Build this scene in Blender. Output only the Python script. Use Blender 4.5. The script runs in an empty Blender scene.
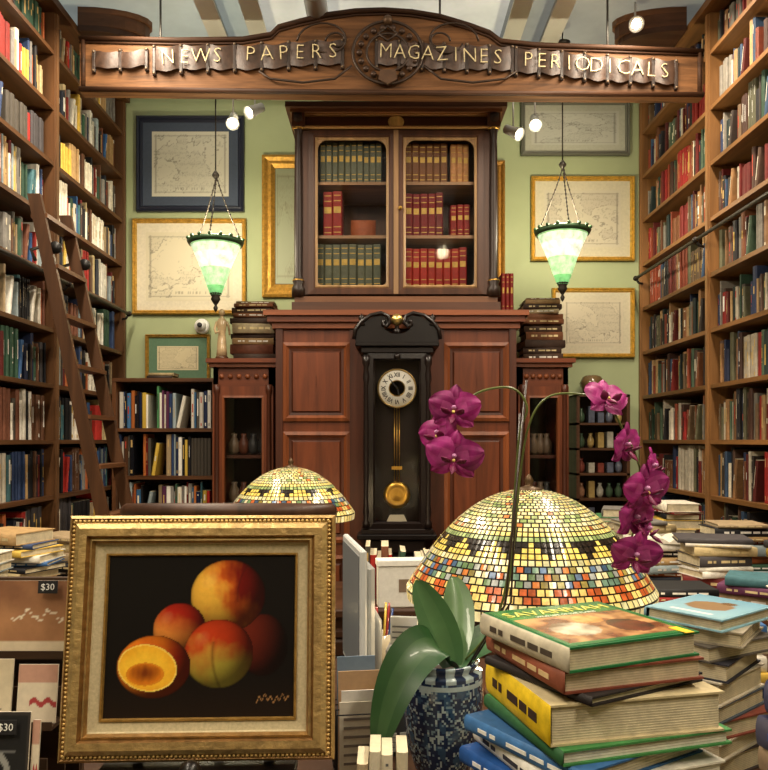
import bpy, math, random
from mathutils import Matrix, Vector, noise
random.seed(7)
R=random
def L(r,g,b):
    def f(c):
        c=c/255.0
        return c/12.92 if c<=0.04045 else ((c+0.055)/1.055)**2.4
    return (f(r),f(g),f(b),1.0)
def mixc(a,b,t):
    t=max(0,min(1,t)); return tuple(a[i]*(1-t)+b[i]*t for i in range(3))+(1.0,)
def T(x,y,z): return Matrix.Translation((x,y,z))
def RX(a): return Matrix.Rotation(math.radians(a),4,'X')
def RY(a): return Matrix.Rotation(math.radians(a),4,'Y')
def RZ(a): return Matrix.Rotation(math.radians(a),4,'Z')
I4=Matrix.Identity(4)

# ---------------------------------------------------------------- materials
def mat(name, rough=.5, metal=0.0, grain=None, scale=8, var=.35, bump=0.0, emis=0.0, trans=0.0, spec=.5, coat=0.0):
    m=bpy.data.materials.new(name); m.use_nodes=True
    nt=m.node_tree; b=nt.nodes['Principled BSDF']
    at=nt.nodes.new('ShaderNodeAttribute'); at.attribute_name='Col'
    out=at.outputs['Color']
    if grain:
        tc=nt.nodes.new('ShaderNodeTexCoord'); mp=nt.nodes.new('ShaderNodeMapping')
        nt.links.new(tc.outputs['Object'],mp.inputs['Vector'])
        if grain=='woodz': mp.inputs['Scale'].default_value=(1,1,.08)
        elif grain=='woodx': mp.inputs['Scale'].default_value=(.08,1,1)
        elif grain=='woody': mp.inputs['Scale'].default_value=(1,.08,1)
        nz=nt.nodes.new('ShaderNodeTexNoise'); nz.inputs['Scale'].default_value=scale
        nz.inputs['Detail'].default_value=5; nz.inputs['Roughness'].default_value=.6
        if grain!='noise': nz.inputs['Distortion'].default_value=.6
        nt.links.new(mp.outputs[0],nz.inputs['Vector'])
        rp=nt.nodes.new('ShaderNodeValToRGB')
        rp.color_ramp.elements[0].position=.3; rp.color_ramp.elements[1].position=.7
        lo=1-var; hi=1+var*.5
        rp.color_ramp.elements[0].color=(lo,lo,lo,1); rp.color_ramp.elements[1].color=(hi,hi,hi,1)
        nt.links.new(nz.outputs['Fac'],rp.inputs['Fac'])
        mx=nt.nodes.new('ShaderNodeMix'); mx.data_type='RGBA'; mx.blend_type='MULTIPLY'
        mx.inputs[0].default_value=1
        nt.links.new(out,mx.inputs[6]); nt.links.new(rp.outputs[0],mx.inputs[7])
        out=mx.outputs[2]
        if bump:
            bp=nt.nodes.new('ShaderNodeBump'); bp.inputs['Strength'].default_value=bump; bp.inputs['Distance'].default_value=.01
            nt.links.new(nz.outputs['Fac'],bp.inputs['Height']); nt.links.new(bp.outputs[0],b.inputs['Normal'])
    nt.links.new(out,b.inputs['Base Color'])
    b.inputs['Roughness'].default_value=rough; b.inputs['Metallic'].default_value=metal
    b.inputs['Specular IOR Level'].default_value=spec
    b.inputs['Coat Weight'].default_value=coat
    if emis:
        nt.links.new(out,b.inputs['Emission Color']); b.inputs['Emission Strength'].default_value=emis
    return m
def glassmat(name,tint=(1,1,1,1),refl=.12):
    m=bpy.data.materials.new(name); m.use_nodes=True; nt=m.node_tree; nt.nodes.clear()
    o=nt.nodes.new('ShaderNodeOutputMaterial'); mx=nt.nodes.new('ShaderNodeMixShader')
    t=nt.nodes.new('ShaderNodeBsdfTransparent'); g=nt.nodes.new('ShaderNodeBsdfGlossy')
    fr=nt.nodes.new('ShaderNodeLayerWeight'); fr.inputs['Blend'].default_value=.25
    t.inputs[0].default_value=tint; g.inputs['Roughness'].default_value=.04; g.inputs[0].default_value=(1,1,1,1)
    nt.links.new(fr.outputs['Fresnel'],mx.inputs[0]); nt.links.new(t.outputs[0],mx.inputs[1]); nt.links.new(g.outputs[0],mx.inputs[2]); nt.links.new(mx.outputs[0],o.inputs[0])
    return m
WOODZ=mat('wood_vertical_grain',.42,grain='woodz',scale=14,var=.5,spec=.35)
WOODX=mat('wood_horizontal_grain',.42,grain='woodx',scale=14,var=.5,spec=.35)
WOODY=mat('wood_shelf_grain',.45,grain='woody',scale=14,var=.5,spec=.3)
OLDW=mat('weathered_sign_wood',.6,grain='woodx',scale=26,var=.7,spec=.2,bump=.3)
BLACKW=mat('ebonised_wood',.3,grain='woodz',scale=10,var=.3,spec=.4)
BOOK=mat('book_cloth',.6,grain='noise',scale=40,var=.25,spec=.3)
GLOSSY=mat('printed_gloss',.25,grain='noise',scale=30,var=.06)
PAPER=mat('paper',.8,grain='noise',scale=60,var=.1)
GOLD=mat('gilt',.42,metal=.55,grain='noise',scale=55,var=.35,bump=.4)
GILTL=mat('worn_gilt_lettering',.6,metal=.2,grain='noise',scale=90,var=.5)
BRASS=mat('brass',.28,metal=.9,grain='noise',scale=20,var=.15)
IRON=mat('dark_iron',.45,metal=.5,grain='noise',scale=25,var=.3)
PAINT=mat('wall_paint',.75,grain='noise',scale=3,var=.08)
ART=mat('artwork_pigment',.55)
OIL=mat('oil_paint',.45,grain='noise',scale=120,var=.08,spec=.25)
PLAST=mat('plastic',.35,grain='noise',scale=10,var=.05)
LINEN=mat('linen',.9,grain='noise',scale=200,var=.2)
STRAP=mat('strap_leather',.5,grain='noise',scale=30,var=.5,bump=.3)
LEAF=mat('leaf',.35,grain='noise',scale=12,var=.2,coat=.15)
PETAL=mat('petal',.5,grain='noise',scale=60,var=.35)
CERAM=mat('glazed_ceramic',.15,grain='noise',scale=40,var=.25,coat=.5)
STAIN=mat('stained_glass',.2,grain='noise',scale=70,var=.4,emis=.8,coat=.2)
LAMPG=mat('marbled_lamp_glass',.3,grain='noise',scale=26,var=.5,emis=1.15)
BULB=mat('bulb_glow',.3,emis=14)
HOT=mat('halogen_glow',.3,emis=60)
SKYG=mat('skylight_glass',.2,grain='noise',scale=1.5,var=.3,emis=.38)
GLASS=glassmat('pane_glass')

# ---------------------------------------------------------------- mesh builder
class MB:
    def __init__(s,M=None): s.v=[];s.f=[];s.c=[];s.m=[];s.s=[];s.M=M or I4
    def add(s,vs,fs,col,mat=0,smooth=False,M=None):
        n=len(s.v); MM=s.M@M if M is not None else s.M
        s.v.extend([(MM@Vector(p))[:] for p in vs])
        many=isinstance(col,list)
        for i,f in enumerate(fs):
            s.f.append([n+k for k in f]); s.c.append(col[i] if many else col); s.m.append(mat); s.s.append(smooth)
    def box(s,x0,x1,y0,y1,z0,z1,col,mat=0,M=None,ch=0.0):
        if ch<=0:
            vs=[(x0,y0,z0),(x1,y0,z0),(x1,y1,z0),(x0,y1,z0),(x0,y0,z1),(x1,y0,z1),(x1,y1,z1),(x0,y1,z1)]
            s.add(vs,[(0,3,2,1),(4,5,6,7),(0,1,5,4),(1,2,6,5),(2,3,7,6),(3,0,4,7)],col,mat,False,M)
        else:
            vs=[]
            for (z,i) in ((z0,ch),(z0+ch,0),(z1-ch,0),(z1,ch)):
                j=i
                vs+= [(x0+j+ch*(i==0),y0+j,z),(x1-j-ch*(i==0),y0+j,z),(x1-j,y0+j+ch*(i==0),z),(x1-j,y1-j-ch*(i==0),z),(x1-j-ch*(i==0),y1-j,z),(x0+j+ch*(i==0),y1-j,z),(x0+j,y1-j-ch*(i==0),z),(x0+j,y0+j+ch*(i==0),z)]
            fs=[tuple(range(7,-1,-1)),tuple(range(24,32))]
            for r in range(3):
                for k in range(8):
                    a=r*8+k;b=r*8+(k+1)%8; fs.append((a,b,b+8,a+8))
            s.add(vs,fs,col,mat,False,M)
    def pane(s,x0,x1,z0,z1,y,mat):
        s.add([(x0,y,z0),(x1,y,z0),(x1,y,z1),(x0,y,z1)],[(0,1,2,3)],(1,1,1,1),mat)
    def lathe(s,prof,col,mat=0,n=20,M=None,smooth=True,colf=None):
        vs=[];fs=[];cs=[]
        for (r,z) in prof:
            for k in range(n):
                a=2*math.pi*k/n; vs.append((r*math.cos(a),r*math.sin(a),z))
        for j in range(len(prof)-1):
            for k in range(n):
                k2=(k+1)%n; fs.append((j*n+k,j*n+k2,(j+1)*n+k2,(j+1)*n+k)); cs.append(colf(j,k) if colf else col)
        if prof[0][0]>1e-4: fs.append(tuple(range(n-1,-1,-1))); cs.append(col)
        if prof[-1][0]>1e-4: fs.append(tuple(range((len(prof)-1)*n,len(prof)*n))); cs.append(col)
        s.add(vs,fs,cs,mat,smooth,M)
    def ball(s,c,r,col,mat=0,n=14,sz=1.0):
        s.lathe([(max(1e-5,r*math.sin(math.pi*i/8)),-r*sz*math.cos(math.pi*i/8)) for i in range(9)],col,mat,n,T(*c))
    def tube(s,pts,rad,col,mat=0,n=8,M=None,closed=False):
        pts=[Vector(p) for p in pts]; N=len(pts)
        rr=rad if isinstance(rad,list) else [rad]*N
        vs=[];fs=[]; up=None
        for i,p in enumerate(pts):
            if closed: t=pts[(i+1)%N]-pts[i-1]
            else: t=(pts[min(i+1,N-1)]-pts[max(i-1,0)])
            t.normalize()
            if up is None:
                up=Vector((0,0,1)) if abs(t.z)<.9 else Vector((0,1,0))
            a=t.cross(up); a.normalize(); b=a.cross(t); up=b
            for k in range(n):
                an=2*math.pi*k/n; vs.append((p+a*math.cos(an)*rr[i]+b*math.sin(an)*rr[i])[:])
        for i in range(N if closed else N-1):
            j=(i+1)%N
            for k in range(n):
                k2=(k+1)%n; fs.append((i*n+k,i*n+k2,j*n+k2,j*n+k))
        if not closed: fs.append(tuple(range(n-1,-1,-1))); fs.append(tuple(range((N-1)*n,N*n)))
        s.add(vs,fs,col,mat,True,M)
    def prism(s,pts,y0,y1,col,mat=0,M=None):
        n=len(pts); vs=[(x,y0,z) for x,z in pts]+[(x,y1,z) for x,z in pts]
        fs=[tuple(range(n)),tuple(range(2*n-1,n-1,-1))]+[(i,i+n,(i+1)%n+n,(i+1)%n) for i in range(n)]
        s.add(vs,fs,col,mat,False,M)
    def frame(s,x0,x1,z0,z1,prof,col,mat=0,M=None,y=0.0,colf=None):
        vs=[];fs=[];cs=[]
        for (i,p) in prof:
            vs+=[(x0+i,y-p,z0+i),(x1-i,y-p,z0+i),(x1-i,y-p,z1-i),(x0+i,y-p,z1-i)]
        for j in range(len(prof)-1):
            for k in range(4):
                fs.append((j*4+k,j*4+(k+1)%4,(j+1)*4+(k+1)%4,(j+1)*4+k)); cs.append(colf(j) if colf else col)
        s.add(vs,fs,cs,mat,False,M)
    def canvas(s,x0,x1,z0,z1,y,nx,nz,fn,mat=0,M=None,flat=False):
        vs=[];fs=[];cs=[];C=[]
        for j in range(nz+1):
            for i in range(nx+1):
                u=i/nx;v=j/nz
                vs.append((x0+(x1-x0)*u, y, z0+(z1-z0)*v) if not flat else (x0+(x1-x0)*u, z0+(z1-z0)*v, y))
                C.append(fn(u,v))
        for j in range(nz):
            for i in range(nx):
                a=j*(nx+1)+i; q=(a,a+1,a+nx+2,a+nx+1); fs.append(q); cs.append([C[k] for k in q])
        s.add(vs,fs,cs,mat,False,M)
    def text(s,body,size,M,col,mat=0,ext=.002,align='CENTER',sx=1.0,off=0.0):
        cu=bpy.data.curves.new('t','FONT'); cu.body=body; cu.size=size; cu.extrude=ext; cu.align_x=align; cu.align_y='CENTER'; cu.resolution_u=2; cu.offset=off
        ob=bpy.data.objects.new('t',cu); bpy.context.scene.collection.objects.link(ob)
        bpy.context.view_layer.update()
        me=bpy.data.meshes.new_from_object(ob.evaluated_get(bpy.context.evaluated_depsgraph_get()))
        s.add([(v.co.x*sx,v.co.y,v.co.z) for v in me.vertices],[tuple(p.vertices) for p in me.polygons],col,mat,False,M)
        bpy.data.objects.remove(ob); bpy.data.curves.remove(cu); bpy.data.meshes.remove(me)
    def build(s,name,mats):
        xs=[p[0] for p in s.v];ys=[p[1] for p in s.v];zs=[p[2] for p in s.v]
        c=((min(xs)+max(xs))/2,(min(ys)+max(ys))/2,min(zs))
        me=bpy.data.meshes.new(name)
        me.from_pydata([(p[0]-c[0],p[1]-c[1],p[2]-c[2]) for p in s.v],[],s.f)
        at=me.color_attributes.new(name='Col',type='FLOAT_COLOR',domain='CORNER')
        buf=[]
        for f,cc in zip(s.f,s.c):
            if isinstance(cc,list):
                for q in cc: buf.extend(q)
            else: buf.extend(tuple(cc)*len(f))
        at.data.foreach_set('color',buf)
        for m in mats: me.materials.append(m)
        me.polygons.foreach_set('material_index',s.m); me.polygons.foreach_set('use_smooth',s.s)
        me.update()
        ob=bpy.data.objects.new(name,me); ob.location=c
        bpy.context.scene.collection.objects.link(ob); return ob

# ---------------------------------------------------------------- dimensions
ZC=3.92; YB=5.12; XL=-1.73; XR=1.71
GREEN=L(168,178,136)
def slab(name,a,col,m):
    b=MB(); b.box(*a,col,0); return b.build(name,[m])
slab('floor',(-2.15,2.15,-1.4,5.3,-.1,0),L(80,50,30),WOODY)
slab('wall_back',(-2.15,2.15,YB,5.3,0,ZC),GREEN,PAINT)
slab('wall_left',(-2.2,-2.06,-1.4,YB,0,ZC),GREEN,PAINT)
slab('wall_right',(2.06,2.2,-1.4,YB,0,ZC),GREEN,PAINT)
slab('wall_front',(-2.15,2.15,-1.55,-1.4,0,ZC),L(96,80,60),PAINT)
# ceiling: glazed roof carried on white beams
b=MB(); b.box(-2.2,-.68,-1.55,5.3,ZC,ZC+.05,L(176,186,182),1); b.box(.68,2.2,-1.55,5.3,ZC,ZC+.05,L(150,152,146),1); b.box(-.68,.68,-1.55,5.3,ZC,ZC+.05,L(232,234,228),1)
for x in (-.93,-.70,.72,.94):
    b.box(x-.018,x+.018,-1.4,YB,ZC-.10,ZC,L(176,174,164),0)
    b.box(x-.05,x+.05,-1.4,YB,ZC-.11,ZC-.098,L(206,204,194),0)
for y in (-.5,1.3,3.1,4.9):
    b.box(-1.7,1.7,y-.02,y+.02,ZC-.04,ZC,L(180,180,172),0)
b.tube([(-.36,-1.4,ZC-.07),(-.36,5.1,ZC-.07)],.06,L(196,196,190),0,14)
for k in range(9): b.tube([(-.36,-1+.7*k,ZC-.07),(-.36,-.97+.7*k,ZC-.07)],.066,L(170,170,164),0,14)
b.build('ceiling',[PLAST,SKYG])

# ---------------------------------------------------------------- books
def pal(*a): return [L(*c) for c in a]
PL=pal((226,218,200),(206,200,186),(234,228,214),(35,33,35),(32,42,72),(50,68,106),(146,44,36),(110,32,30),(186,152,104),(54,84,66),(130,126,120),(180,98,54),(70,112,120),(164,142,110),(96,64,44),(74,70,72),(200,180,134),(30,34,45),(22,24,30),(120,74,54),(152,166,170),(238,234,224),(24,24,26),(186,50,42),(80,74,66),(216,180,80),(60,100,150))
PR=pal((124,78,50),(112,36,32),(88,34,30),(48,70,54),(40,50,78),(176,142,98),(100,98,74),(128,122,112),(156,116,76),(62,54,48),(200,188,166),(38,36,38),(76,96,76),(142,68,46),(58,80,108),(222,212,190),(92,70,58),(136,100,66),(70,46,36),(36,48,46),(110,88,64),(150,40,36))
PRED=pal((140,28,26),(118,24,24),(150,40,30))
PGRN=pal((92,96,78),(80,86,70),(110,114,96))
PBRN=pal((160,108,62),(136,88,50),(175,124,76))
PBRI=pal((225,220,205),(190,66,48),(66,110,150),(216,180,76),(76,130,84),(30,30,35),(190,190,185),(200,116,60),(104,56,88),(236,232,220))
PAG=L(214,202,172)
def sbook(mb,M,x,w,h,d,col,lab=None,y=0,lean=0,gold=False):
    c=min(.006,w*.25)
    P=[(0,c),(c,0),(w-c,0),(w,c),(w,d),(0,d)]
    vs=[(px,py,0) for px,py in P]+[(px,py,h) for px,py in P]
    fs=[(5,4,3,2,1,0),(6,7,8,9,10,11)]+[(i,(i+1)%6,(i+1)%6+6,i+6) for i in range(6)]
    cs=[PAG,PAG]+[col]*6
    MM=M@T(x,y,0.0005)
    if lean: MM=MM@T(0,0,w*math.sin(math.radians(lean)))@RY(lean)
    mb.add(vs,fs,cs,0,False,MM)
    if lab:
        bands=[]
        if gold: bands=[(.08,.1),(.2,.22),(.52,.66),(.78,.8),(.9,.92)]
        else:
            t=R.random()
            if t<.4: bands=[(R.uniform(.25,.5),R.uniform(.7,.9))]
            elif t<.7: bands=[(.7,.88),(.06,.14)]
            elif t<.85: bands=[(.45,.6)]
            else: bands=[(.3,.33),(.4,.62),(.88,.91)]
        e=R.uniform(.1,.3) if not gold else .02
        for z0,z1 in bands:
            mb.add([(c+w*e*.7,-.0008,h*z0),(w-c-w*e*.7,-.0008,h*z0),(w-c-w*e*.7,-.0008,h*z1),(c+w*e*.7,-.0008,h*z1)],[(0,1,2,3)],lab,0,False,MM)
def row(mb,M,length,hmax,pl,tw=(.009,.036),d=.17,full=1.0,sets=False,gold=False,hv=(.62,.99)):
    x=.004; end=length*full-.004
    base=R.uniform(hv[0],hv[1]-.1)
    while True:
        run=R.randint(3,8) if (sets or R.random()<.10) else 1
        w=tw[0]+(tw[1]-tw[0])*R.random()**1.3; h=hmax*(R.uniform(*hv) if R.random()<.6 else min(hv[1],base+R.uniform(0,.1))); col=R.choice(pl)
        lab=None
        if gold: lab=L(200,165,80)
        elif R.random()<.6: lab=R.choice([L(225,215,190),L(205,170,94),L(235,232,222),L(40,36,36),L(180,70,55),L(190,160,105)])
        v=R.uniform(.65,1.2); col=(min(1,col[0]*v),min(1,col[1]*v),min(1,col[2]*v),1)
        for k in range(run):
            if x+w>end: return
            sbook(mb,M,x,w,h,d*R.uniform(.93,1),col,lab,y=R.uniform(0,.018),gold=gold)
            x+=w+.0006
        if not sets and R.random()<.04:
            hh=hmax*.75
            if x+.09<end:
                sbook(mb,M,x+.004,.022,hh,d*.9,R.choice(pl),L(220,210,190),lean=R.choice([9,12])); x+=.022+.055
                x+=.02
        if not sets and R.random()<.025: x+=R.uniform(.02,.07)
def lbook(mb,cx,cy,z,l,w,t,rot,col,spine=None,pages=None,label=None,M0=None):
    M=(M0 or I4)@T(cx,cy,z)@RZ(rot); k=.003; pages=pages or PAG; spine=spine or col
    mb.box(-w/2,w/2,-l/2,l/2,0,k,col,0,M); mb.box(-w/2,w/2,-l/2,l/2,t-k,t,col,0,M)
    mb.box(-w/2+.004,w/2-.006,-l/2+.005,l/2-.005,k,t-k,pages,0,M)
    n=int((t-2*k)/.0035)
    dk=mixc(pages,(.25,.2,.12,1),.45)
    for i in range(1,n):
        z1=k+(t-2*k)*i/n
        mb.box(-w/2+.0035,w/2-.0055,-l/2+.0045,l/2-.0045,z1-.0004,z1+.0004,dk,0,M)
    vs=[];n=5
    for yy in (-l/2,l/2):
        for i in range(n+1):
            a=math.pi*i/n; vs.append((-w/2-.006*math.sin(a),yy,t/2-(t/2)*math.cos(a)))
    fs=[(i,i+1,i+n+2,i+n+1) for i in range(n)]+[tuple(range(n,-1,-1)),tuple(range(n+1,2*n+2))]
    mb.add(vs,fs,spine,0,True,M)
    if label:
        for (a,b_) in ((-.36,-.24),(-.21,-.10),(-.07,.10),(.20,.25),(.28,.36)):
            mb.box(-w/2-.0066,-w/2-.0055,l*a,l*b_,t*.38,t*.62,label,0,M)
    return M
def stack(name,cx,cy,z,top,pl,l=(.2,.27),w=(.14,.2),t=(.012,.045),rot=0,jr=14,mats=None,open_top=False):
    mb=MB(); 
    while z<top-.01:
        tt=min(R.uniform(*t),top-z); tt=max(tt,.01)
        lbook(mb,cx+R.uniform(-.014,.014),cy+R.uniform(-.014,.014),z,R.uniform(*l),R.uniform(*w),tt,rot+R.uniform(-jr,jr),R.choice(pl),label=R.choice([None,L(220,200,150),L(235,230,220)]))
        z+=tt
    if open_top:   # an open book lying on top
        M=T(cx,cy,z)@RZ(rot+R.uniform(60,110)); n=10; vs=[]
        for i in range(-n,n+1):
            x=.15*i/n; h=.003+.020*math.sin(math.pi*min(1,abs(i)/n)**.6)
            if i==0: h=.006
            for yy in (-.1,.1): vs+=[(x,yy,h),(x,yy,0)]
        fs=[]
        for i in range(2*n):
            a=i*4; fs+=[(a,a+4,a+6,a+2),(a,a+1,a+5,a+4),(a+2,a+6,a+7,a+3)]
        fs+=[(0,2,3,1),(8*n,8*n+1,8*n+3,8*n+2)]
        mb.add(vs,fs,L(232,226,208),0,False,M)
    return mb.build(name,mats or [BOOK])

# wall bookcases --------------------------------------------------------
PITCH=.29; Z0=.1; NR=13
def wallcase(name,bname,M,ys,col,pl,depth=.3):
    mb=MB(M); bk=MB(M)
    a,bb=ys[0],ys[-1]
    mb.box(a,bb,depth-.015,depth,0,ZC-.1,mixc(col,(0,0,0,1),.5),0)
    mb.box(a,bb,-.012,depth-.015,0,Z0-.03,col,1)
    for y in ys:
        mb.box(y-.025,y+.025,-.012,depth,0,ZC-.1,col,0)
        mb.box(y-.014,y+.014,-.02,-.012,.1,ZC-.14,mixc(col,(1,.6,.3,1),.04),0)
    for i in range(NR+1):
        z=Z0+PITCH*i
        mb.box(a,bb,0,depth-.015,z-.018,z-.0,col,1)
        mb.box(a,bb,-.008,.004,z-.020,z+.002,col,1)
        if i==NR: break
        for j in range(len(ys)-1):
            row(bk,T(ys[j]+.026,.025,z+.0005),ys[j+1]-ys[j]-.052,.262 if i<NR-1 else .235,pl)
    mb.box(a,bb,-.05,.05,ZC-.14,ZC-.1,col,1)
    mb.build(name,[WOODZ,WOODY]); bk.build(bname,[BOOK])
YS=[.8,1.88,2.96,4.04,YB-.026]
wallcase('tall_bookcase','shelved_books',T(XL,0,0)@RZ(90),YS,L(94,62,36),PL)
YR=[-y for y in YS][::-1]
wallcase('tall_bookcase','shelved_books',T(XR,0,0)@RZ(-90),YR,L(132,92,52),PR)

# curved wooden canopies at the head of each bookcase
for sx,x in ((1,XL),(-1,XR)):
    mb=MB(); n=12; r=.36
    # quarter-round plan canopy, wrapping into the room
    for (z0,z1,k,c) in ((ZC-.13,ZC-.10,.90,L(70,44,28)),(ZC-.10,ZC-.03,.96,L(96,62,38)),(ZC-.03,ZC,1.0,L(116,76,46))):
        pts=[(0,0)]+[(sx*r*k*math.sin(math.pi*i/n),-r*.45*math.cos(math.pi*i/n)) for i in range(n+1)]
        vs=[(px,py,z0) for px,py in pts]+[(px,py,z1) for px,py in pts]; m=len(pts)
        fs=[tuple(range(m)),tuple(range(2*m-1,m-1,-1))]+[(i,i+m,(i+1)%m+m,(i+1)%m) for i in range(m)]
        mb.add(vs,fs,c,0,False,T(x+sx*.055,4.37,0))
    mb.build('wood_canopy',[WOODX])

# library rails
def rail(x,z,side):
    mb=MB(); mb.tube([(x,1.0,z),(x,5.02,z)],.010,L(48,42,38),0,10)
    for y in (1.88,2.96,4.04,5.0):
        mb.tube([(x,y,z),(x-side*.02,y,z-.03),(x-side*.045,y,z-.035)],.008,L(40,36,32),0,8); mb.ball((x,y,z),.018,L(48,42,38))
    mb.build('ladder_rail',[IRON])
rail(XL+.075,2.37,1); rail(XR-.075,2.60,-1)

# rolling ladder ---------------------------------------------------------
mb=MB(); C=L(82,54,34)
def lx(z): return -1.625+ (2.66-z)*.212
for y in (3.60,3.95):
    vs=[]
    for (z) in (0.0,2.70):
        x=lx(z)
        for dx,dy in ((-.03,-.012),(.03,-.012),(.03,.012),(-.03,.012)): vs.append((x+dx,y+dy,z))
    mb.add(vs,[(0,3,2,1),(4,5,6,7),(0,1,5,4),(1,2,6,5),(2,3,7,6),(3,0,4,7)],C,0)
z=.25
while z<2.62:
    x=lx(z); mb.box(x-.04,x+.04,3.6,3.95,z-.010,z+.010,L(104,68,42),1); z+=.235
for y in (3.6,3.95):
    mb.tube([(lx(2.37)-.02,y,2.46),(XL+.08,y,2.44),(XL+.10,y,2.39)],.009,L(60,55,50),2)
    mb.lathe([(.028,-.01),(.028,.01)],L(30,28,26),2,14,T(lx(2.40)+.035,y,2.45)@RX(90))
mb.build('library_ladder',[WOODZ,WOODY,IRON])

# ---------------------------------------------------------------- pictures on back wall
def mapart(seed,base,ink,tint=None):
    o=Vector((seed*7.3,seed*3.1,seed))
    def f(u,v):
        if u<.03 or u>.97 or v<.04 or v>.96: return base
        n=noise.fractal(Vector((u*2.2,v*2.2,0))+o,1.0,2.0,5)
        c=base
        if tint and n>.05: c=mixc(c,tint,.5)
        elif n>.05: c=mixc(c,ink,.07)
        if abs(n-.05)<.02: c=mixc(c,ink,.55)
        elif abs(n+.22)<.014: c=mixc(c,ink,.3)
        if abs(noise.noise(Vector((u*45,v*70,seed))))<.05 and n>.1: c=mixc(c,ink,.28)
        if (abs(u-.05)<.006 or abs(u-.95)<.006 or abs(v-.07)<.007 or abs(v-.93)<.007): c=mixc(c,ink,.45)
        if abs(v-.12)<.015 and .3<u<.7 and noise.noise(Vector((u*60,1,seed)))>0: c=mixc(c,ink,.5)
        return c
    return f
def picture(x0,x1,z0,z1,fw,fcol,fmat,mw,mcol,art,y=YB,name='framed_map',tilt=0):
    mb=MB()
    mb.box(x0,x1,y-.012,y-.002,z0,z1,L(60,45,30),2)
    mb.frame(x0,x1,z0,z1,[(0,.0),(0,.028),(fw*.2,.036),(fw*.45,.024),(fw*.7,.03),(fw,.014)],fcol,0,y=y-.002)
    mb.box(x0+fw*.9,x1-fw*.9,y-.016,y-.012,z0+fw*.9,z1-fw*.9,mcol,1)
    mb.canvas(x0+fw+mw,x1-fw-mw,z0+fw+mw,z1-fw-mw,y-.0175,90,76,art,2)
    mb.build(name,[fmat,PAPER,ART])
INK=L(84,78,68)
picture(-1.64,-.927,3.063,3.697,.042,L(36,40,56),PLAST,.06,L(66,76,94),mapart(1,L(200,196,178),INK))
picture(-1.667,-.913,2.383,3.017,.03,L(205,165,80),GOLD,.06,L(218,208,184),mapart(2,L(210,200,172),INK))
picture(-1.58,-1.153,1.937,2.25,.022,L(190,150,70),GOLD,.055,L(88,118,92),mapart(3,L(205,192,155),INK))
picture(.907,1.627,3.437,3.80,.03,L(110,110,98),PLAST,.04,L(180,180,160),mapart(4,L(186,186,170),INK))
picture(.973,1.66,2.737,3.297,.03,L(215,175,80),GOLD,.06,L(200,192,164),mapart(5,L(196,188,164),INK,L(180,170,150)))
picture(1.113,1.66,2.097,2.557,.028,L(215,175,80),GOLD,.05,L(206,198,172),mapart(6,L(206,196,170),INK))
picture(-.807,-.42,2.497,3.437,.085,L(205,155,66),GOLD,.004,L(90,80,60),mapart(7,L(150,155,125),L(110,100,70)),name='gilt_framed_print')
picture(.56,.80,2.46,3.4,.06,L(180,130,55),GOLD,.004,L(90,80,60),mapart(8,L(120,100,70),L(60,45,30)),name='gilt_framed_print')

# ---------------------------------------------------------------- central mahogany press
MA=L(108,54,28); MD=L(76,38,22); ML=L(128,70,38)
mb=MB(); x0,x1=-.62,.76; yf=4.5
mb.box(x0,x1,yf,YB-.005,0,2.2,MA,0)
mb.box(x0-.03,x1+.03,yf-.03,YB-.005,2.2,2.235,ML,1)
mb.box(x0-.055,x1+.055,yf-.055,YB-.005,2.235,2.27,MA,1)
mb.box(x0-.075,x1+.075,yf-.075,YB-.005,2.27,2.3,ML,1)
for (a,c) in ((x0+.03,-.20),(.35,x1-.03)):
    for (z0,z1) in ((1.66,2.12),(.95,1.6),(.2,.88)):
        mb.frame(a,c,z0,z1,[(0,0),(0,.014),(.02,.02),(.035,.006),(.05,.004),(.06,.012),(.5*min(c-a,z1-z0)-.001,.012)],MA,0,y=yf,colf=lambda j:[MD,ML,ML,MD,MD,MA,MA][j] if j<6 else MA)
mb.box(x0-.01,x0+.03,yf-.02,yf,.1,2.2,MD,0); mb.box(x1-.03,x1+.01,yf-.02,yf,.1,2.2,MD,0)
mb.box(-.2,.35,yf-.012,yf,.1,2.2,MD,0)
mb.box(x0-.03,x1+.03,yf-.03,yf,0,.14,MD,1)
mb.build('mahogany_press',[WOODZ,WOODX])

# glazed bookcase on top
mb=MB(); D1=L(74,44,27); D2=L(40,25,17); BE=L(158,126,88)
X0,X1=-.535,.675; zb=2.301; zt=3.50; yb=4.95; yf=4.5
mb.box(X0,X1,yf-.04,yb,zb,zb+.05,D1,1); mb.box(X0+.015,X1-.015,yf-.025,yb,zb+.05,zb+.085,L(110,70,42),1)
mb.box(X0+.03,X1-.03,yb-.02,yb,zb+.08,zt-.06,L(110,74,48),0)  # back panel colour raised so the interior looks lit
for x in (X0+.03,X1-.06): mb.box(x,x+.03,yf,yb,zb+.08,zt-.06,D1,0)
mb.box(X0+.03,X1-.03,yf,yb,zt-.14,zt-.05,D1,1)
mb.box(X0-.01,X1+.01,yf-.045,yb,zt-.05,zt-.03,L(110,70,42),1)
mb.box(X0-.035,X1+.035,yf-.07,yb,zt-.03,zt,D1,1)
mb.box(X0+.0,X1-.0,yf-.03,yf,zt-.135,zt-.125,L(170,128,78),1)
mb.box(X0+.0,X1-.0,yf-.03,yf,zt-.06,zt-.05,L(150,108,64),1)
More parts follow.
